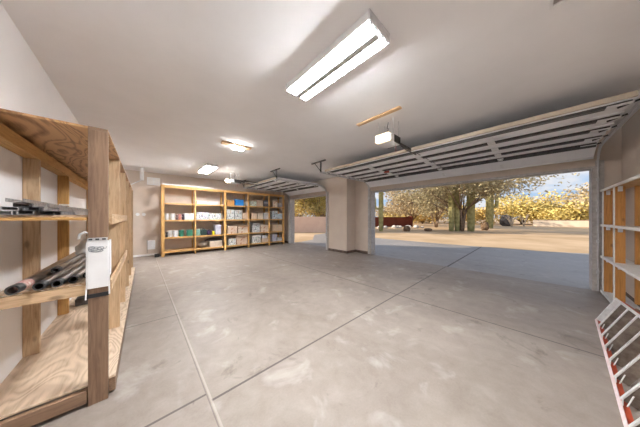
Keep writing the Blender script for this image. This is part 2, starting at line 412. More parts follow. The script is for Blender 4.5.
# ---------------------------------------------------------------- back shelving
BY0, BY1 = 9.10, 9.70
t = thing('shelving_unit', 'long golden wooden shelving unit stocked with boxes along the back wall', 'shelves', (0, 0, 0))
XS = [.58, 1.61, 2.70, 3.77, 4.84, 5.69]
LV = [(.18,'bottom'), (.70,''), (1.34,''), (1.97,'')]
for i, x in enumerate(XS):
    wdt = .09 if i in (0, 2) else .045
    m = MB().box(x, x+wdt, BY0-.04, BY0, 0, 2.60); m.build('upright', M['gold_z'], t, bevel=.003)
    MB().box(x+wdt*.5-.02, x+wdt*.5+.02, BY0+.001, BY0+.09, 0, 2.55).build('upright', M['gold_z'], t)
    MB().box(x+wdt*.5-.02, x+wdt*.5+.02, BY1-.09, BY1, 0, 2.55).build('upright', M['gold_z'], t)
for z, _ in LV:
    MB().box(.60, 5.72, BY0+.002, BY1, z-.02, z).build('shelf', M['ply_gold'], t)
    MB().box(.60, 5.72, BY0-.018, BY0+.0, z-.055, z+.0).build('front_rail', M['gold_x'], t)
MB().box(.575, 5.74, BY0-.045, BY1, 2.601, 2.625).build('top_panel', M['ply_gold'], t)
MB().box(.60, 5.72, BY0-.018, BY0+.0, 2.52, 2.599).build('front_rail', M['gold_x'], t)
# white strips lying on top
tops = [(.62, 2.30, 9.065, 9.15, 'front'), (.60, 2.35, 9.20, 9.28, 'middle'), (.9, 2.5, 9.31, 9.39, 'rear')]
for i, (a, b, c, d, w_) in enumerate(tops):
    o = MB().box(a, b, c, d, 2.626, 2.675).build('trim_strip', M['white_paint'], bevel=.004)
    tag(o, 'white strip lying on top of the stocked shelving, %s one of three' % w_, 'strip', 'white strips on the back shelving')

def bx(u, y=9.2):
    l = u-320.; return y*(132.8+.7356*l)/(144.2-.6774*l)
_mc = {}
def cmat(c, pat=0):
    k = (tuple(c), pat)
    if k not in _mc:
        c2 = tuple(q*.82 for q in c)
        if pat == 1:      # printed carton
            m = newmat('printed_carton', c, .6); v = coords(m)
            n = noise(m, v, 16, 3, .5, .6); 
            setcol(m, ramp(m, n, [(.40, (.12,.13,.14)), (.44, c), (.56, c), (.62, (.32,.42,.36))]))
        elif pat == 2:
            m = newmat('printed_cardboard', c, .7); v = coords(m)
            n = noise(m, v, 11, 2, .5, .4); setcol(m, ramp(m, n, [(.36, (.5,.24,.15)), (.42, c), (.62, c)]))
        else: m = mottled('carton_%d' % len(_mc), c2, c, 12, .65, 0)
        _mc[k] = m
    return _mc[k]
WHT=(.64,.63,.62); LIL=(.56,.54,.62); CRD=(.62,.45,.30); PNK=(.64,.48,.36); BEI=(.66,.55,.43); GRN=(.03,.16,.10); ORG=(.55,.28,.09); BLU=(.02,.22,.62)
def carton(u0, u1, z, v_h, col, pat, label, lid=False, name='cardboard_box', y0=9.14, dep=.34, open_=False, rz=0):
    """box on the back shelving"""
    x0, x1 = bx(u0), bx(u1); w = (x1-x0)/2; h = v_h
    t = thing(name, label, 'box', ((x0+x1)/2, y0+dep/2, z+.001), rz, 'boxes on the back shelving')
    if open_:
        m = MB().box(-w, w, -dep/2, -dep/2+.006, 0, h).box(-w, w, dep/2-.006, dep/2, 0, h).box(-w, -w+.006, -dep/2+.006, dep/2-.006, 0, h).box(w-.006, w, -dep/2+.006, dep/2-.006, 0, h).box(-w+.006, w-.006, -dep/2+.006, dep/2-.006, 0, .01)
        m.build('body', cmat(col, pat), t)
        MB().box(-w, w, -.003, .003, 0, h*.45, Matrix.Translation((0, -dep/2+.003, h+.001)) @ Matrix.Rotation(.9, 4, 'X')).build('flap', cmat(col), t)
        MB().box(-w, w, -.003, .003, 0, h*.45, Matrix.Translation((0, dep/2-.003, h+.001)) @ Matrix.Rotation(-.5, 4, 'X')).build('flap', cmat(col), t)
    else:
        MB().box(-w, w, -dep/2, dep/2, 0, h).build('body', cmat(col, pat), t, bevel=.004)
        if lid: MB().box(-w-.006, w+.006, -dep/2-.006, dep/2+.006, h*.78, h+.008).build('lid', cmat([min(1,q*1.12) for q in col]), t, bevel=.003)
        else: MB().box(-.022, .022, -dep/2-.002, dep/2, h+.0005, h+.002).box(-.022, .022, -dep/2-.002, -dep/2-.0005, h*.6, h+.002).build('tape', cmat((.6,.5,.36)), t)
    return t
def can(u0, u1, z, h, col, label, lidc=WHT, y=9.24, name='paint_can'):
    x0, x1 = bx(u0, y), bx(u1, y); r = (x1-x0)/2
    t = thing(name, label, 'can', ((x0+x1)/2, y, z+.001), 0, 'cans on the back shelving')
    MB().lathe([(r*.97,0),(r,.01),(r,h*.9),(r*.96,h*.93)], 20).build('body', cmat(col), t)
    MB().lathe([(r*.96,h*.932),(r*1.02,h*.94),(r*1.02,h),(r*.9,h*.995)], 20).build('lid', cmat(lidc), t)
    MB().tube([(r*math.cos(a)*1.03, -r*.4-.01, h*.75-math.sin(a)*h*.38) for a in [PI*k/8 for k in range(9)]], .004, 6).build('handle', M['steel'], t)
    return t
S1, S2, S3, S4 = 1.97, 1.34, .70, .18
# top row
carton(196.5, 218, S1, .13, WHT, 0, 'long low white carton on the top shelf, the only thing in its bay', name='long_carton')
carton(226.5, 234, S1, .24, ORG, 0, 'orange brown box directly left of the blue box', name='wooden_crate')
carton(234.6, 243.2, S1, .27, BLU, 0, 'bright blue box on the top shelf', name='plastic_crate', lid=True)
carton(244, 247.2, S1, .19, WHT, 0, 'small white carton right of the blue box', dep=.2)
carton(249.8, 256, S1, .24, (.62,.68,.58), 1, 'pale green printed carton on the top shelf, fourth bay', name='printed_carton')
carton(256.4, 262.6, S1, .30, PNK, 0, 'pinkish cardboard box on the top shelf beside the pale green carton')
for k in range(4):
    a = 264+k*1.25; x0, x1 = bx(a), bx(a+1.1)
    tt = thing('ring_binder', 'dark grey binder in the top shelf row of four, %s' % ['leftmost','second from left','second from right','rightmost'][k], 'binder', ((x0+x1)/2, 9.3, S1+.001), 0, 'binders on the top shelf')
    w = (x1-x0)/2
    MB().box(-w, w, -.14, .12, 0, .32).build('cover', cmat((.12,.12,.15)), tt); MB().box(-w*.6, w*.6, -.143, -.1405, .16, .26).build('spine_label', cmat(LIL), tt)
carton(272, 277, S1, .34, BEI, 2, 'tall beige box on the top shelf of the rightmost bay')
carton(277.6, 281.8, S1, .22, (.42,.39,.4), 0, 'grey box on the top shelf at the far right end', name='plastic_bin')
# second row
can(164.8, 168.6, S2, .25, WHT, 'white can at the far left of the second row')
can(170.2, 174.8, S2, .24, WHT, 'second white can from the left in the second row')
can(175.8, 178.2, S2, .20, (.08,.04,.05), 'dark can between the white and the red can', (.1,.1,.1), name='spray_can')
can(178.4, 181.2, S2, .24, (.5,.2,.16), 'red can with white lid in the second row', WHT)
can(181.6, 184, S2, .22, (.05,.03,.05), 'dark can just left of the wide white carton', (.1,.1,.1), name='spray_can')
carton(184.6, 193.4, S2, .26, WHT, 0, 'wide white carton right of the cans in the second row', name='white_carton')
carton(196.2, 208.4, S2, .30, LIL, 1, 'long printed lilac carton in the second bay', name='printed_carton')
carton(208.8, 221, S2, .27, WHT, 1, 'long white printed carton beside the lilac one', name='printed_carton')
carton(226.2, 233.6, S2, .44, WHT, 1, 'tall white carton with dark print, left one of the third bay', name='printed_carton')
carton(234.2, 241.4, S2, .42, WHT, 1, 'tall white carton with dark print, right one of the third bay', name='printed_carton')
carton(242, 247.6, S2, .30, PNK, 0, 'short pinkish box beside the tall printed cartons', lid=True)
carton(250.8, 256.4, S2, .30, PNK, 0, 'leftmost pinkish box in the second row of the fourth bay')
carton(257, 262.4, S2, .31, BEI, 0, 'middle beige box in the second row of the fourth bay')
carton(263.4, 268.6, S2, .31, WHT, 0, 'white box in the second row of the fourth bay', lid=True, name='storage_box')
carton(271.6, 277, S2, .42, (.66,.74,.78), 1, 'pale blue printed carton in the rightmost bay', name='printed_carton')
carton(277.6, 281.6, S2, .27, (.55,.62,.66), 0, 'grey blue bin right of the pale blue carton', lid=True, name='plastic_bin')
# third row
can(165.4, 168, S3, .19, (.05,.05,.05), 'black can at the far left of the third row', (.1,.1,.1), name='spray_can')
can(168.2, 172.2, S3, .24, WHT, 'white can beside the black can in the third row')
can(173.2, 177.8, S3, .24, (.6,.6,.62), 'grey can with pale lid in the third row')
can(178.6, 183.8, S3, .25, GRN, 'dark green can left of centre in the third row', (.2,.3,.25))
can(186.2, 192.8, S3, .25, GRN, 'wide dark green can nearest the first divider', (.2,.3,.25))
can(195.6, 200.4, S3, .27, (.2,.38,.32), 'green and white can right of the first divider', PNK)
def tool_case(u0, u1, z, h, col, label):
    x0, x1 = bx(u0), bx(u1); w = (x1-x0)/2
    t = thing('tool_case', label, 'case', ((x0+x1)/2, 9.3, z+.001))
    MB().box(-w, w, -.13, .13, 0, h*.75).build('body', cmat(col), t, bevel=.02)
    MB().box(-w*.98, w*.98, -.125, .125, h*.76, h*.9).build('lid', cmat([q*1.5 for q in col]), t, bevel=.01)
    MB().tube([(-w*.4,0,h*.9),(-w*.35,0,h*1.05),(w*.35,0,h*1.05),(w*.4,0,h*.9)], .012, 8).build('handle', M['black'], t)
tool_case(201, 206.6, S3, .25, (.02,.045,.04), 'dark green tool case in the third row')
tool_case(207.4, 212, S3, .20, (.04,.02,.06), 'dark purple tool case left of the yellow bottle')
t = thing('yellow_bottle', 'bright yellow bottle beside the lilac box', 'bottle', (bx(213.3), 9.22, S3+.001))
MB().lathe([(.055,0),(.06,.01),(.06,.12),(.03,.16),(.018,.17)], 16).build('body', cmat((.75,.68,.02)), t); MB().lathe([(.022,.171),(.022,.2)], 12).build('cap', M['black'], t)
carton(215.2, 220.6, S3, .40, LIL, 0, 'tall lilac box at the right of the third row, second bay', name='storage_box', dep=.3, lid=True)
carton(227.6, 236.6, S3, .34, PNK, 2, 'left printed cardboard box in the third row, third bay', lid=True)
carton(237.6, 247.2, S3, .30, BEI, 2, 'right printed cardboard box with open flaps in the third row', open_=True)
carton(252, 259.2, S3, .34, WHT, 1, 'white printed box with open flaps in the fourth bay', open_=True, name='printed_carton')
carton(260.2, 268.2, S3, .35, BEI, 2, 'beige printed box beside the white flapped one', lid=True)
carton(272, 281.4, S3, .35, (.72,.52,.34), 0, 'wide plain cardboard box alone in the rightmost bay')
# bottom row
def bag(u0, u1, z, h, col, label, y=9.35):
    x0, x1 = bx(u0), bx(u1); w = (x1-x0)/2
    m = MB().rock((0,0,h*.5), 1, 5, (w, .17, h*.5), 3, .06)
    for v in m.bm.verts: v.co.z = max(v.co.z, 0)
    o = m.build('duffel_bag', cmat(col), None, smooth=True, loc=((x0+x1)/2, y, z+.002)); tag(o, label, 'bag')
bag(198, 209, S4, .25, (.20,.15,.11), 'slumped brown bag on the bottom shelf, second bay')
carton(209.6, 221.4, S4, .24, BEI, 0, 'wide pale box on the bottom shelf beside the brown bag', lid=True, dep=.4)
m = MB().rock((0,0,0), 1, 9, (.36, .15, .12), 3, .05)
for v in m.bm.verts: v.co.z = max(v.co.z, 0)
tag(m.build('folded_tarp', cmat((.07,.06,.06)), None, smooth=True, loc=(bx(214.5), 9.34, S4+.252)), 'dark folded tarp on top of the wide pale box', 'tarp')
carton(228.4, 235.4, S4, .30, WHT, 1, 'white printed carton on the bottom shelf, third bay', name='printed_carton')
carton(236.2, 246.6, S4, .36, PNK, 2, 'printed cardboard box with open flaps on the bottom shelf', open_=True)
carton(252, 260.2, S4, .37, (.74,.70,.66), 1, 'large pale printed box on the bottom shelf, fourth bay', name='printed_carton', lid=True)
carton(261, 267.8, S4, .20, PNK, 0, 'low pinkish box on the bottom shelf, fourth bay')
carton(262, 266, S4+.205, .14, WHT, 0, 'small white box on top of the low pinkish box', dep=.22)
carton(272, 276, S4, .36, LIL, 0, 'narrow lilac box on the bottom shelf, rightmost bay', name='storage_box')
carton(276.6, 281.6, S4, .16, WHT, 0, 'low white box on the bottom shelf, rightmost bay', name='storage_box')

# ---------------------------------------------------------------- near (left) shelving
t = thing('shelving_unit', 'large raw wooden shelving unit with plywood decks along the left wall', 'shelves', (0,0,0))
YS = [2.30, 3.33, 4.25, 5.17, 6.09, 7.00]
FX = lambda y: -.185+.013*(y-2.3)         # the front line drifts a little, as in the photo
for i, y in enumerate(YS):
    fx = FX(y)
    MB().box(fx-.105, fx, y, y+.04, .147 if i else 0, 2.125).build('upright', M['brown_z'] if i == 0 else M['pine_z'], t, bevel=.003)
    yr = {1: 3.18, 2: 4.235, 3: 6.15, 5: 6.94}.get(i)
    if yr:
        MB().box(XL+.002, -.705, yr+.02, yr+.06, .147, 2.0).build('upright', M['pine_z'] if i != 2 else M['gold_z'], t, bevel=.003)
# ledger at the wall
MB().box(XL+.002, -.70, 2.345, 7.0, 2.002, 2.10).build('ledger', M['gold_y'], t, bevel=.003)
def quadslab(y0, y1, z0, z1, xw, df=0., name='', mat=None, bev=.002):
    m = MB().prism([(xw, y0), (FX(y0)+df, y0), (FX(y1)+df, y1), (xw, y1)], z0, z1); m.build(name, mat, t, bevel=bev)
quadslab(2.305, 7.06, 2.128, 2.146, XL+.002, 0, 'top_panel', M['ply_top'])
MB().box(-.29, FX(2.3), 2.3, 2.304, 2.125, 2.147).build('edge_block', M['brown_x'], t)
def rails(z0, z1, col='pine'):
    # near end board and front rail behind the uprights
    MB().box(XL+.002, -.296, 2.302, 2.340, z0, z1).build('end_rail', M[col+'_x'], t, bevel=.004)
    MB().prism([(FX(2.345)-.145, 2.342), (FX(2.345)-.107, 2.342), (FX(7)-.107, 7.), (FX(7)-.145, 7.)], z0, z1).build('front_rail', M[col+'_y'], t, bevel=.003)
rails(.855, .930); quadslab(2.345, 6.995, .931, .946, XL+.11, -.107, 'deck', M['ply'])
rails(1.425, 1.448, 'gold'); quadslab(2.345, 6.995, 1.449, 1.465, XL+.11, -.107, 'deck', M['ply'])
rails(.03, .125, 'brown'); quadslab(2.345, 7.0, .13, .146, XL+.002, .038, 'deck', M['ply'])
for z in (.85, 1.39):
    m = MB().prism([(FX(2.345), 2.342), (FX(2.345)+.018, 2.342), (FX(4.3)+.018, 4.3), (FX(4.3), 4.3)], z+.0, z+.085)
    m.build('front_rail', M['pine_y'], t, bevel=.002)
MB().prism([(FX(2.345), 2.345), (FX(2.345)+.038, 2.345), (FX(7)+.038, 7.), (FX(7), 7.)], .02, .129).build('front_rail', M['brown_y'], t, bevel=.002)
MB().box(-.84+.06, -.70, 4.22, 4.268, 1.60, 1.622).build('cleat', M['white_paint'], t)
# far end boards
MB().box(XL+.003, FX(7)-.11, 7.002, 7.02, .15, 2.1).build('end_panel', M['gold_z'], t)

# grey metal strips on the upper deck
metal_strip = mottled('dull_aluminium', (.26,.25,.25), (.5,.49,.49), 22, .38, 0, metal=.75)
dark_strip = mottled('dark_trim', (.06,.06,.065), (.16,.155,.16), 22, .45, 0, metal=.3)
rnd = random.Random(4)
places = [('lowest beside the wall', -.64, 0, .008), ('lowest, second from the wall', -.56, 0, -.01), ('lowest, third from the wall', -.485, 0, .012), ('lowest, nearest the front rail', -.40, 0, .004),
          ('second layer beside the wall', -.62, 1, -.015), ('second layer, middle one', -.54, 1, .016), ('second layer, nearest the front', -.455, 1, .02),
          ('third layer beside the wall', -.60, 2, .02), ('third layer, outer one', -.52, 2, -.02), ('topmost of the pile', -.60, 3, .035)]
for i, (lab, x, lay, rz) in enumerate(places):
    z = 1.466+lay*.0275
    m = MB(); Ln = rnd.uniform(1.4, 2.3); w = .035
    m.prism([(-w,0),(w,0),(w,.024),(w-.006,.024),(w-.006,.004),(-w+.006,.004),(-w+.006,.024),(-w,.024)], 0, Ln, 'y')
    o = m.build('metal_strip', dark_strip if i in (5, 7, 2) else metal_strip, loc=(x, 2.36+rnd.uniform(-.09,.05), z), rot=(0,0,rz if lay else 0))
    tag(o, 'grey metal channel strip on the upper plywood deck, ' + lab, 'metal strip', 'metal strips on the upper deck')

# tubes on the middle deck
tube_m = mottled('bronze_tube', (.10,.075,.06), (.27,.215,.18), 8, .3, 0, metal=.6, spec=.6)
tubes = [((-.60,2.27),(-.52,3.28),.031,'leftmost, with a red label'), ((-.505,2.29),(-.445,3.36),.028,'second from the left'), ((-.435,2.31),(-.385,3.42),.027,'third from the left'),
         ((-.372,2.38),(-.32,3.5),.027,'fourth from the left'), ((-.32,2.50),(-.26-.03,3.6),.022,'rightmost, behind the near post'), ((-.50,2.62),(-.47,3.75),.024,'lying on top of the others')]
for i, (a, b, r, lab) in enumerate(tubes):
    z = .9475+r + (.047 if i == 5 else 0)
    A = Vector((*a, z)); B = Vector((*b, z)); d = (B-A)
    t = thing('metal_tube', 'dark bronze tube on the middle plywood deck, ' + lab, 'tube', A, group='metal tubes on the middle deck')
    q = MB(); n = 18; e = d.normalized(); sd = Vector((e.y,-e.x,0))
    rg = lambda P, rr: [q.bm.verts.new(P+(sd*math.cos(2*PI*k/n)+Vector((0,0,1))*math.sin(2*PI*k/n))*rr) for k in range(n)]
    R_ = [rg(Vector((0,0,0))+e*.35, r*.74), rg(Vector((0,0,0)), r*.74), rg(Vector((0,0,0)), r*.96), rg(d, r*.96), rg(d, r*.5)]
    for P, Q in zip(R_, R_[1:]):
        for k in range(n): q.bm.faces.new((P[k], P[(k+1)%n], Q[(k+1)%n], Q[k]))
    q.bm.faces.new(R_[0]); q.bm.faces.new(R_[-1]); q.build('barrel', tube_m, t, smooth=False)
    q = MB(); R_ = [rg(-e*.006, r*.70), rg(-e*.006, r), rg(e*.055, r), rg(e*.055, r*.965)]
    for P, Q in zip(R_, R_[1:]):
        for k in range(n): q.bm.faces.new((P[k], P[(k+1)%n], Q[(k+1)%n], Q[k]))
    q.build('end_collar', M['black'], t)
    if i == 0:
        MB().tube([e*.07, e*.17], r*1.005, 18, cap=True).build('sticker', M['label'], t)

# white holder on the near post, strap, hook and bag
t = thing('post_sleeve', 'white plastic sleeve with a grey emblem hung on the near dark post', 'sleeve', (-.24, 2.30, 1.10))
sheet = MB().box(-.052, .058, -.014, -.002, -.20, .165).build('sheet', M['white_plastic'], t, bevel=.003)
MB().box(.0585, .066, -.012, .10, -.12, .165).build('side_flap', M['white_plastic'], t)
MB().box(-.0585, -.0525, -.012, .0, -.20, .165).build('side_flap', M['white_plastic'], t)
hs = MB().box(-.050, .054, -.019, -.0145, .166, .190).build('hang_strip', M['steel'], t)
for x in (-.035, 0, .035): MB().box(x-.010, x+.010, -.022, -.0195, .172, .184).build('slot', M['black'], hs)
m = MB()
def ell(cx, cz, a, b, w=.0022, n=22, y=-.0155):
    m.tube([(cx+a*math.cos(2*PI*k/n), y, cz+b*math.sin(2*PI*k/n)) for k in range(n+1)], w, 5)
ell(-.012, .10, .033, .020); ell(-.016, .099, .018, .011); ell(.018, .108, .016, .012); ell(-.03,.112,.016,.012); ell(.0,.088,.03,.009)
m.tube([(.02,-.0155,.1),(.045,-.0155,.105),(.05,-.0155,.118)], .002, 5)
m.build('emblem', newmat('grey_ink', (.30,.33,.36), .6), sheet)
MB().box(-.058, .06, -.010, -.002, -.272, -.242).build('strap', M['black'], t)
MB().tube([(-.0565,-.008,-.2),(-.060,-.008,-.28)], .005, 6).build('cord', M['white_plastic'], t)
MB().tube([(.061,-.008,-.12),(.063,-.008,-.262)], .005, 6).build('cord', M['white_plastic'], t)
t = thing('plastic_bag', 'crumpled white plastic bag on the middle deck behind the near post', 'bag', (-.43, 3.62, .948))
m = MB().rock((0,0,.12), 1, 12, (.12,.16,.13), 3, .13)
for v in m.bm.verts: v.co.z = max(v.co.z, 0)
m.build('body', M['white_plastic'], t, smooth=True)
MB().rock((0,0,.27), 1, 3, (.03,.035,.035), 2, .2).build('knot', M['white_plastic'], t, smooth=True)
t = thing('bent_pipe', 'bent white pipe end standing behind the near post', 'pipe', (-.40, 3.0, .948))
MB().tube([(.05,0,.0),(.05,0,.27),(.035,0,.33),(0,0,.355),(-.03,0,.33),(-.035,0,.28)], .011, 10).build('pipe', M['white_plastic'], t, smooth=True)
tag(MB().box(-.69,-.48,4.5,4.75,.147,.25).build('storage_tin', M['dark_steel'], bevel=.01), 'low dark tin on the lowest plywood deck, far behind the near post', 'tin')

# ---------------------------------------------------------------- right shelving
t = thing('shelving_unit', 'empty shelving unit with white edged shelves and orange posts beside the wide door', 'shelves', (0,0,0))
F = -.88; W = YN+.014
for i, x in enumerate((6.33, 5.60, 3.60, 2.76)):
    MB().box(x, x+.042, F-.105, F-.012, .0, 1.93).build('upright', M['red_z'], t, bevel=.003)
    MB().box(x-.003, x+.047, F-.011, F, .0, 1.95).build('edge_strip', M['white_paint'], t)
    if i: MB().box(x, x+.042, W, W+.04, .11, 1.93).build('upright', M['red_z'], t)
for z in (.07, .72, 1.31, 1.955):
    MB().box(2.7, 6.40, W, F-.0125, z-.018, z).build('shelf', M['ply_gold'] if z > 1.5 else M['white_paint'], t)
    MB().box(2.7, 6.40, F-.0005, F+.018, z-.032, z+.006).build('edge_strip', M['white_paint'], t)
    for x in (6.33, 5.60):
        if z > .1: MB().box(x-.035, x-.0035, F-.075, F-.035, z-.10, z-.019).build('bracket', M['white_plastic'], t)

# ---------------------------------------------------------------- stepladder on the floor
tread = mottled('shaded_dirty_tread', (.11,.08,.06), (.22,.175,.14), 16, .6, .1)  # shade on the treads is darkened into this colour, along with dirt
al = mottled('ladder_aluminium', (.72,.71,.69), (.88,.87,.85), 20, .35, 0, metal=.25)
fr = mottled('ladder_fibreglass', (.55,.07,.03), (.72,.13,.06), 14, .45, 0)
pk = mottled('faded_fibreglass_edge', (.80,.62,.60), (.88,.74,.72), 14, .5, 0)
A0 = Vector((4.71,-.60,.0)); B0 = Vector((2.05,-.405,.0))      # lower rail on the floor
A1 = Vector((4.79,-.765,.335)); B1 = Vector((2.05,-.70,.60))       # upper rail leaning towards the shelving
t = thing('stepladder', 'red and white stepladder lying on its side below the empty shelving', 'ladder', tuple((A0+B0)/2))
O = (A0+B0)/2
def beam(a, b, w, h, nrm, name, mat, par=None, bev=.002):
    """box from a to b, w across (in-plane), h along nrm (towards the front)"""
    a = Vector(a)-O; b = Vector(b)-O; d = (b-a).normalized(); nrm = (nrm-d*nrm.dot(d)).normalized(); s = d.cross(nrm)
    m = MB(); q = []
    for P in (a, b):
        for s1 in (-1,1):
            for s2 in (0,1): q.append(m.bm.verts.new(P+s*s1*w/2-nrm*h*s2))
    for f in ((0,1,3,2),(4,6,7,5),(0,4,5,1),(2,3,7,6),(0,2,6,4),(1,5,7,3)): m.bm.faces.new([q[i] for i in f])
    return m.build(name, mat, par or t, bevel=bev)
nr = (B0-A0).cross(A1-A0).normalized()
if nr.y < 0: nr = -nr
up = Vector((0,0,.016))
ra = beam(A0+up, B0+up, .008, .085, nr, 'side_rail', fr)
beam(A0+up+nr*.004, B0+up+nr*.004, .032, .006, nr, 'rail_edge', pk, ra)
rb = beam(A1, B1, .008, .085, nr, 'side_rail', fr)
beam(A1+nr*.004, B1+nr*.004, .030, .006, nr, 'rail_edge', al, rb)
# rear legs folded behind
bk = nr*-.115
beam(A0+up+bk+(A1-A0)*.02, B0+up+bk+(B1-B0)*0+(A1-A0)*.06, .03, .02, nr, 'rear_rail', fr)
beam(A1+bk-(A1-A0)*.08, B1+bk-(A1-A0)*.14, .03, .02, nr, 'rear_rail', fr)
beam(A0+up+nr*.002, A1+nr*.002, .03, .09, nr, 'top_cap', al)
for k in range(8):
    f_ = .105+.125*k
    P = A0+up+(B0-A0)*f_; Q = A1+(B1-A1)*f_
    P2 = P+(Q-P)*.03; Q2 = Q-(Q-P)*.03
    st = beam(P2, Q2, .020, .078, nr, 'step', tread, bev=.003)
    beam(P2+nr*.0035, Q2+nr*.0035, .026, .012, nr, 'step_edge', al, st)
    e = (B0-A0).normalized()
    beam(P2+(Q-P)*.02+e*.011, P+e*.085+(Q-P)*.02, .012, .006, nr, 'step_brace', al, st)
    beam(P+(Q-P)*.16-nr*.02+e*.012, P+e*.07-nr*.02+(Q-P)*.03, .012, .006, nr, 'step_brace', al, st)
    if k % 2: beam(P+bk+(Q-P)*.05, Q+bk-(Q-P)*.1, .02, .012, nr, 'rear_brace', al)

# dark brown sheet filling the area behind the ladder steps
t = thing('ladder_backing', 'dark brown sheet behind the steps of the stepladder', 'board', (0,0,0))
O_ = O; O = Vector((0,0,0))
c0 = A0+Vector((0,-.16,.03)); c1 = B0+Vector((.05,-.17,.03))
m = MB(); 
a, b, c, d = A0+bk*1.35+up-(B0-A0)*-.02, B0+bk*1.35+up, B1+bk*1.35, A1+bk*1.35+(B1-A1)*.02
off = nr*-.012
vs = [m.bm.verts.new(p) for p in (a,b,c,d)]; vb = [m.bm.verts.new(p+off) for p in (a,b,c,d)]
m.bm.faces.new(vs); m.bm.faces.new(vb[::-1])
for k in range(4): m.bm.faces.new((vs[k], vs[(k+1)%4], vb[(k+1)%4], vb[k]))
m.build('board', M['brown_x'], t)

# ---------------------------------------------------------------- outdoors
bark = mottled('tree_bark', (.16,.11,.075), (.34,.25,.18), 5, .9, .3)
palebark = mottled('pale_bark', (.42,.33,.24), (.62,.5,.38), 5, .9, .3)
def leafmat(name, a, b):
    m = newmat(name, a, .8, 0, .2); n = noise(m, coords(m), 3.5, 4, .7)
    setcol(m, ramp(m, n, [(.35, a), (.65, b)])); return m
LF = {'pale': leafmat('pale_olive_leaf', (.15,.135,.065), (.66,.57,.37)), 'yellow': leafmat('yellow_leaf', (.50,.38,.08), (.86,.72,.32)),
      'tan': leafmat('tan_leaf', (.28,.22,.12), (.72,.60,.42)), 'green': leafmat('olive_leaf', (.30,.28,.08), (.62,.54,.22)), 'orange': leafmat('orange_leaf', (.48,.30,.07), (.84,.64,.26))}
def foliage(clumps, n, size, seed):
    r = random.Random(seed); m = MB(); tot = sum(c[3]**2 for c in clumps)
    for (cx, cy, cz, R, fz) in clumps:
        for k in range(int(n*R*R/tot)):
            u = Vector((r.gauss(0,1), r.gauss(0,1), r.gauss(0,1))).normalized()*(r.random()**.45)*R
            p = Vector((cx+u.x, cy+u.y, cz+u.z*fz)); s = size*r.uniform(.5, 1.3)
            a = Vector((r.gauss(0,1), r.gauss(0,1), r.gauss(0,.6))).normalized(); b = a.cross(Vector((r.gauss(0,1), r.gauss(0,1), r.gauss(0,1)))).normalized()
            v = [m.bm.verts.new(p+a*s), m.bm.verts.new(p+b*s*.45), m.bm.verts.new(p-a*s), m.bm.verts.new(p-b*s*.45)]
            m.bm.faces.new(v)
    return m
def tree(name, x, y, h, rad, kind, label, seed, n=2600, size=.16, low=.28, barkm=None, stems=3, cat='tree', group=None, droop=.55):
    r = random.Random(seed); t = thing(name, label, cat, (x, y, -.02), group=group)
    m = MB(); clumps = []
    for s in range(stems):
        a0 = 2*PI*s/stems+r.uniform(-.4,.4); tr = h*.010+.03
        fork = Vector((math.cos(a0)*h*.05, math.sin(a0)*h*.05, h*low*r.uniform(.6,.9)))
        m.tube([(math.cos(a0)*.06, math.sin(a0)*.06, -.05), fork*.55+Vector((r.uniform(-.1,.1),0,.05)), fork], [tr*1.5, tr*1.15, tr], 7)
        nb = 5
        for b in range(nb):
            a = a0+(b-nb/2)*2*PI/(stems*nb)*1.4+r.uniform(-.25,.25)
            rr = rad*r.uniform(.45,.95); zz = h*r.uniform(max(low+.2,.5), .92)
            end = Vector((math.cos(a)*rr, math.sin(a)*rr, zz)); mid = fork.lerp(end, .5)+Vector((0,0,h*.06*r.uniform(0,1.5)))
            m.tube([fork, mid, end], [tr*.75, tr*.45, tr*.12], 5)
            clumps.append((end.x, end.y, end.z, rad*r.uniform(.3,.45), droop))
            if low < .3: clumps.append((end.x*.9, end.y*.9, end.z*.5, rad*r.uniform(.3,.4), droop))
            clumps.append((mid.x, mid.y, mid.z+h*.06, rad*r.uniform(.22,.32), droop))
            for q in range(2):
                e2 = mid+Vector((r.uniform(-1,1)*rad*.35, r.uniform(-1,1)*rad*.35, r.uniform(-.02,.2)*h)); m.tube([mid, e2], [tr*.3, tr*.08], 4)
                clumps.append((e2.x, e2.y, e2.z, rad*r.uniform(.2,.3), droop))
    m.build('trunk', barkm or bark, t, smooth=True)
    foliage(clumps, n, size, seed+1).build('foliage', LF[kind], t)
    return t
cact = newmat('saguaro_skin', (.3,.3,.12), .8); v = coords(cact); setcol(cact, ramp(cact, noise(cact, v, 3, 4), [(.35,(.26,.24,.09)),(.65,(.52,.47,.22))]))
def saguaro(x, y, h, r, label, arms=(), seed=0):
    t = thing('saguaro', label, 'cactus', (x, y, -.02), group='saguaros outside the wide door')
    prof = [(r*.8,-.02),(r*.9,h*.1),(r,h*.4),(r*.97,h*.8),(r*.85,h*.93),(r*.5,h*.985),(r*.1,h)]
    MB().lathe(prof, 32, rib=-.16, ribn=1).build('stem', cact, t)
    for (ang, z0, hh, rr) in arms:
        dx, dy = math.cos(ang), math.sin(ang); o = r+.35
        MB().tube([(dx*r*.7,dy*r*.7,z0),(dx*(o-.08),dy*(o-.08),z0+.06),(dx*o,dy*o,z0+.25),(dx*o,dy*o,z0+hh*.8),(dx*o,dy*o,z0+hh)], [rr*.8,rr,rr,rr*.9,rr*.3], 12).build('arm', cact, t, smooth=True)
saguaro(18.4, 10.65, 6.4, .24, 'tall saguaro standing alone in front of the dark red wall', [(2.2, 2.3, 1.2, .12)])
saguaro(23.8, 5.72, 7.2, .27, 'tall saguaro, leftmost of the close pair outside')
saguaro(24.2, 5.32, 6.9, .25, 'tall saguaro, right one of the close pair outside')
saguaro(25.0, 4.30, 7.6, .36, 'thickest tall saguaro right of the forked tree trunk')
saguaro(34.0, 3.85, 6.6, .42, 'saguaro standing far right of the tree cluster', [(-1.0, 2.8, 1.8, .2)])
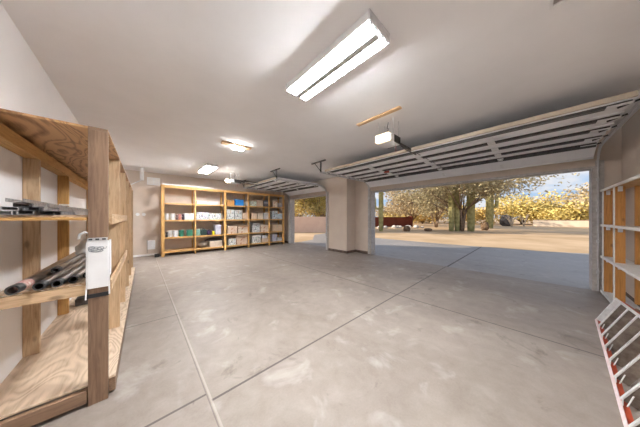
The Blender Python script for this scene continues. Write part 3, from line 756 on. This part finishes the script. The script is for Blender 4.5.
for u_, X_, Y_, h_, lab in ((400,52,27,4.,'beyond the red wall end, leftmost of the distant ones'), (419,50,21,4.6,'distant, in the gap left of the close pair'), (431,56,20,4.2,'distant, just right of the gap centre'), (440,48,14.5,3.6,'distant, nearest the close pair')):
    saguaro(X_, Y_, h_, .32, 'small pale saguaro ' + lab)
tree('mesquite_tree', 24.6, 5.0, 7.4, 6.6, 'pale', 'wide pale leaved tree with forked trunk among the tall saguaros', 11, n=19000, size=.12, low=.34, barkm=bark, stems=4)
tree('mesquite_tree', 35.0, 14.5, 8.0, 5.6, 'tan', 'tan leaved tree behind the dark red wall', 23, n=9000, size=.16, low=.15, stems=4)
tree('mesquite_tree', 31.0, 9.3, 6.8, 3.8, 'pale', 'slim pale leaved tree in the gap left of the close saguaro pair', 27, n=6000, size=.13, low=.2, stems=3)
far = [(50,26,6.5,5,'tan','tan tree far beyond the red wall'), (58,19,6.5,5.5,'yellow','yellow tree far away seen through the trunks gap'), (46,16.5,4.2,4,'orange','low golden tree left of the tall saguaros, far away'),
       (52,9,5.0,5,'orange','golden tree seen just right of the thick saguaro'), (56,1.5,8.2,5.5,'yellow','bright yellow tree right of the far saguaro'), (60,-2.5,6.9,5.5,'orange','golden tree behind the bright yellow one'),
       (52,-4.,5.0,5,'yellow','yellow tree in the middle of the right hand tree line'), (54,-8.5,8.6,5.5,'tan','tall tan tree rising above the right hand tree line'), (48,-9.6,6.2,4,'yellow','yellow tree beside the right door frame'),
       (66,-12,8.6,6.5,'tan','tan tree behind the right end of the tree line'), (70,30,8.5,8,'tan','tan tree deep behind the red wall')]
for i, (x, y, h, rad, k, lab) in enumerate(far):
    tree('desert_tree', x, y, h*.74, rad, k, lab, 50+i*3, n=5200, size=.24, low=.10, stems=3, barkm=bark, group='distant desert trees', droop=.7)
# trees behind the left wall
for i, (x, y, h, rad, k, lab) in enumerate([(13.4,18.6,6.6,3.0,'yellow','yellow tree behind the tan yard wall, seen at the left of the small door'), (15.8,17.2,6.8,3.0,'green','olive tree behind the tan yard wall, centre of the small door'), (17.6,15.9,6.4,2.8,'yellow','yellow tree behind the tan yard wall, at its right')]):
    tree('desert_tree', x, y, h, rad, k, lab, 90+i*5, n=6500, size=.13, low=.18, stems=3, droop=.75)
# shrubs
def shrub(x, y, h, rad, k, label, seed):
    r = random.Random(seed); t = thing('desert_shrub', label, 'shrub', (x, y, -.02), group='desert shrubs')
    m = MB()
    for b in range(9):
        a = r.uniform(0, 2*PI); rr = rad*r.uniform(.4,.9); m.tube([(0,0,0),(math.cos(a)*rr*.4,math.sin(a)*rr*.4,h*.5),(math.cos(a)*rr,math.sin(a)*rr,h*r.uniform(.7,1))], [.04,.03,.01], 5)
    m.build('stems', palebark, t)
    if k: foliage([(0,0,h*.55,rad,h/rad*.55)], 900, .12, seed).build('foliage', LF[k], t)
shrub(34, 17.8, 2.2, 2.2, 'yellow', 'yellow shrub behind the left part of the dark red wall', 1)
shrub(36, 15.2, 2.1, 2.0, 'yellow', 'yellow shrub behind the right end of the dark red wall', 2)
shrub(40.5, 2.1, 2.0, 1.1, None, 'leafless pale branches, left one near the grey boulder', 3)
shrub(42, .9, 2.2, 1.2, None, 'leafless pale branches, right one near the grey boulder', 4)
# walls
redw = mottled('dark_red_wall', (.15,.035,.02), (.2,.05,.03), 1.5, .8, .1)
t = thing('yard_wall', 'dark red low wall behind the lone saguaro', 'wall', (25.4, 15.6, -.02)); t['kind'] = 'structure'
MB().prism([(-1.5,1.6),(-1.7,1.6),(6.0,-3.2),(6.2,-3.1)][0:1]+[(6.0,-2.7),(6.15,-2.5),(-1.4,1.8)], 0, 1.40).build('wall', redw, t)
MB().prism([(-1.52,1.56),(6.0,-2.75),(6.2,-2.48),(-1.36,1.84)], 1.401, 1.46).build('coping', redw, t)
MB().box(5.9, 6.25, -2.8, -2.4, 0, 1.6).build('end_pillar', redw, t)
tanw = mottled('tan_block_wall', (.78,.55,.42), (.84,.62,.48), 2, .9, .15)
t = thing('yard_wall', 'tan block wall outside the small garage door', 'wall', (12, 14.6, -.02)); t['kind'] = 'structure'
dv = Vector((2.3,-2.1,0)).normalized(); nn = Vector((dv.y,-dv.x,0))
def along(a, b, th): 
    p = [dv*a, dv*b, dv*b-nn*th, dv*a-nn*th]; return [(q.x, q.y) for q in p]
MB().prism(along(-6, 4.6, .2), 0, 1.44).build('wall', tanw, t)
MB().prism(along(-6.02, 4.63, .23), 1.441, 1.50).build('coping', tanw, t)
t = thing('boundary_wall', 'long pale low wall in front of the distant yellow trees', 'wall', (47, -9, -.02)); t['kind'] = 'structure'
MB().box(-.1, .1, -9, 9, 0, .95).build('wall', mottled('pale_wall', (.62,.52,.42), (.72,.62,.5), 1, .9, .1), t)
MB().box(-.14, .14, -9.02, 9.02, .951, 1.05).build('coping', bark, t)
# boulders
darkrock = mottled('dark_rock', (.05,.045,.045), (.16,.14,.13), 2, .9, .3)
rock_m = mottled('grey_rock', (.16,.14,.13), (.36,.32,.29), 2, .9, .3); whitestone = mottled('white_stone', (.62,.58,.54), (.85,.8,.76), 4, .9, .2); brownstone = mottled('brown_stump', (.13,.08,.05), (.28,.19,.12), 3, .9, .3)
def rockobj(name, x, y, r, sq, mat, label, cat, seed, group=None):
    o = MB().rock((0,0,r*sq[2]*.75), r, seed, sq, 2, .14).build(name, mat, smooth=False, loc=(x, y, -.03)); tag(o, label, cat, group)
rockobj('boulder', 43.5, 2.95, .85, (1,1,1.25), darkrock, 'large rounded dark grey boulder right of the tree cluster', 'boulder', 1)
rockobj('tree_stump', 20.1, 8.75, .34, (1,1,1.05), brownstone, 'stout brown stump right of the lone saguaro, lower mass', 'stump', 2)
rockobj('boulder', 21.9, 7.35, .33, (1.2,1.2,.6), brownstone, 'small brown stone right of the stump', 'boulder', 4)
rockobj('tree_stump', 28.2, 3.6, .36, (1,1,1.5), brownstone, 'dark brown stump right of the thick saguaro', 'stump', 5)
rd = random.Random(3)
for k in range(14):
    f_ = k/13; x = 22.5+5.0*f_+rd.uniform(-.3,.3); y = 13.2-3.2*f_+rd.uniform(-.5,.5)
    rockobj('white_stone', x, y, rd.uniform(.2,.34), (1,1,.75), whitestone, 'pale stone in the loose row in front of the dark red wall', 'stone', 10+k, 'pale stones by the red wall')
# casts long shade from beyond the view on the right: more trees left of the cluster are real trees above

# ---------------------------------------------------------------- light
sun = D.lights.new('sun', 'SUN'); sun.energy = 3.1; sun.angle = math.radians(.6); sun.color = (1,.86,.68)
so = D.objects.new('sun', sun); COL.objects.link(so)
dirv = Vector((.54, -.84, -.336)); so.rotation_euler = dirv.to_track_quat('-Z', 'Y').to_euler(); so.location = (-5, 20, 12)
W_ = D.worlds.new('world'); SC.world = W_; W_.use_nodes = True; nt = W_.node_tree
class _W: node_tree = nt
wm = _W(); bg = nt.nodes['Background']
tc = N(wm, 'ShaderNodeTexCoord'); sx = N(wm, 'ShaderNodeSeparateXYZ'); L(wm, tc.outputs['Generated'], sx.inputs[0])
base = ramp(wm, sx.outputs[2], [(0., (.60,.72,.85)), (.12, (.36,.57,.86)), (.4, (.24,.42,.74)), (1., (.30,.42,.62))])
zz = math_(wm, 'ADD', math_(wm, 'MAXIMUM', sx.outputs[2], 0.), .12)
cv = N(wm, 'ShaderNodeCombineXYZ'); L(wm, math_(wm, 'DIVIDE', sx.outputs[0], zz), cv.inputs[0]); L(wm, math_(wm, 'DIVIDE', sx.outputs[1], zz), cv.inputs[1])
cl = noise(wm, cv.outputs[0], .9, 7, .58, .3)
cf = ramp(wm, cl, [(.42, (0,0,0)), (.58, (1,1,1))])
sky = mix(wm, math_(wm, 'MULTIPLY', cf, .85), base, (.86,.85,.86))
L(wm, sky, bg.inputs['Color']); bg.inputs['Strength'].default_value = .40

# ---------------------------------------------------------------- camera
cam = D.cameras.new('camera'); co = D.objects.new('camera', cam); COL.objects.link(co); SC.camera = co
cam.sensor_width = 36; cam.lens = 196/640*36; cam.shift_y = 3.5/640; cam.clip_start = .02; cam.clip_end = 600
co.location = (0, 0, 1.45); co.rotation_euler = (PI/2, 0, -math.atan(180.5/196))
vs_ = SC.view_settings; vs_.view_transform = 'Standard'; vs_.look = 'None'; vs_.exposure = 1.38; vs_.gamma = 1; vs_.use_curve_mapping = False
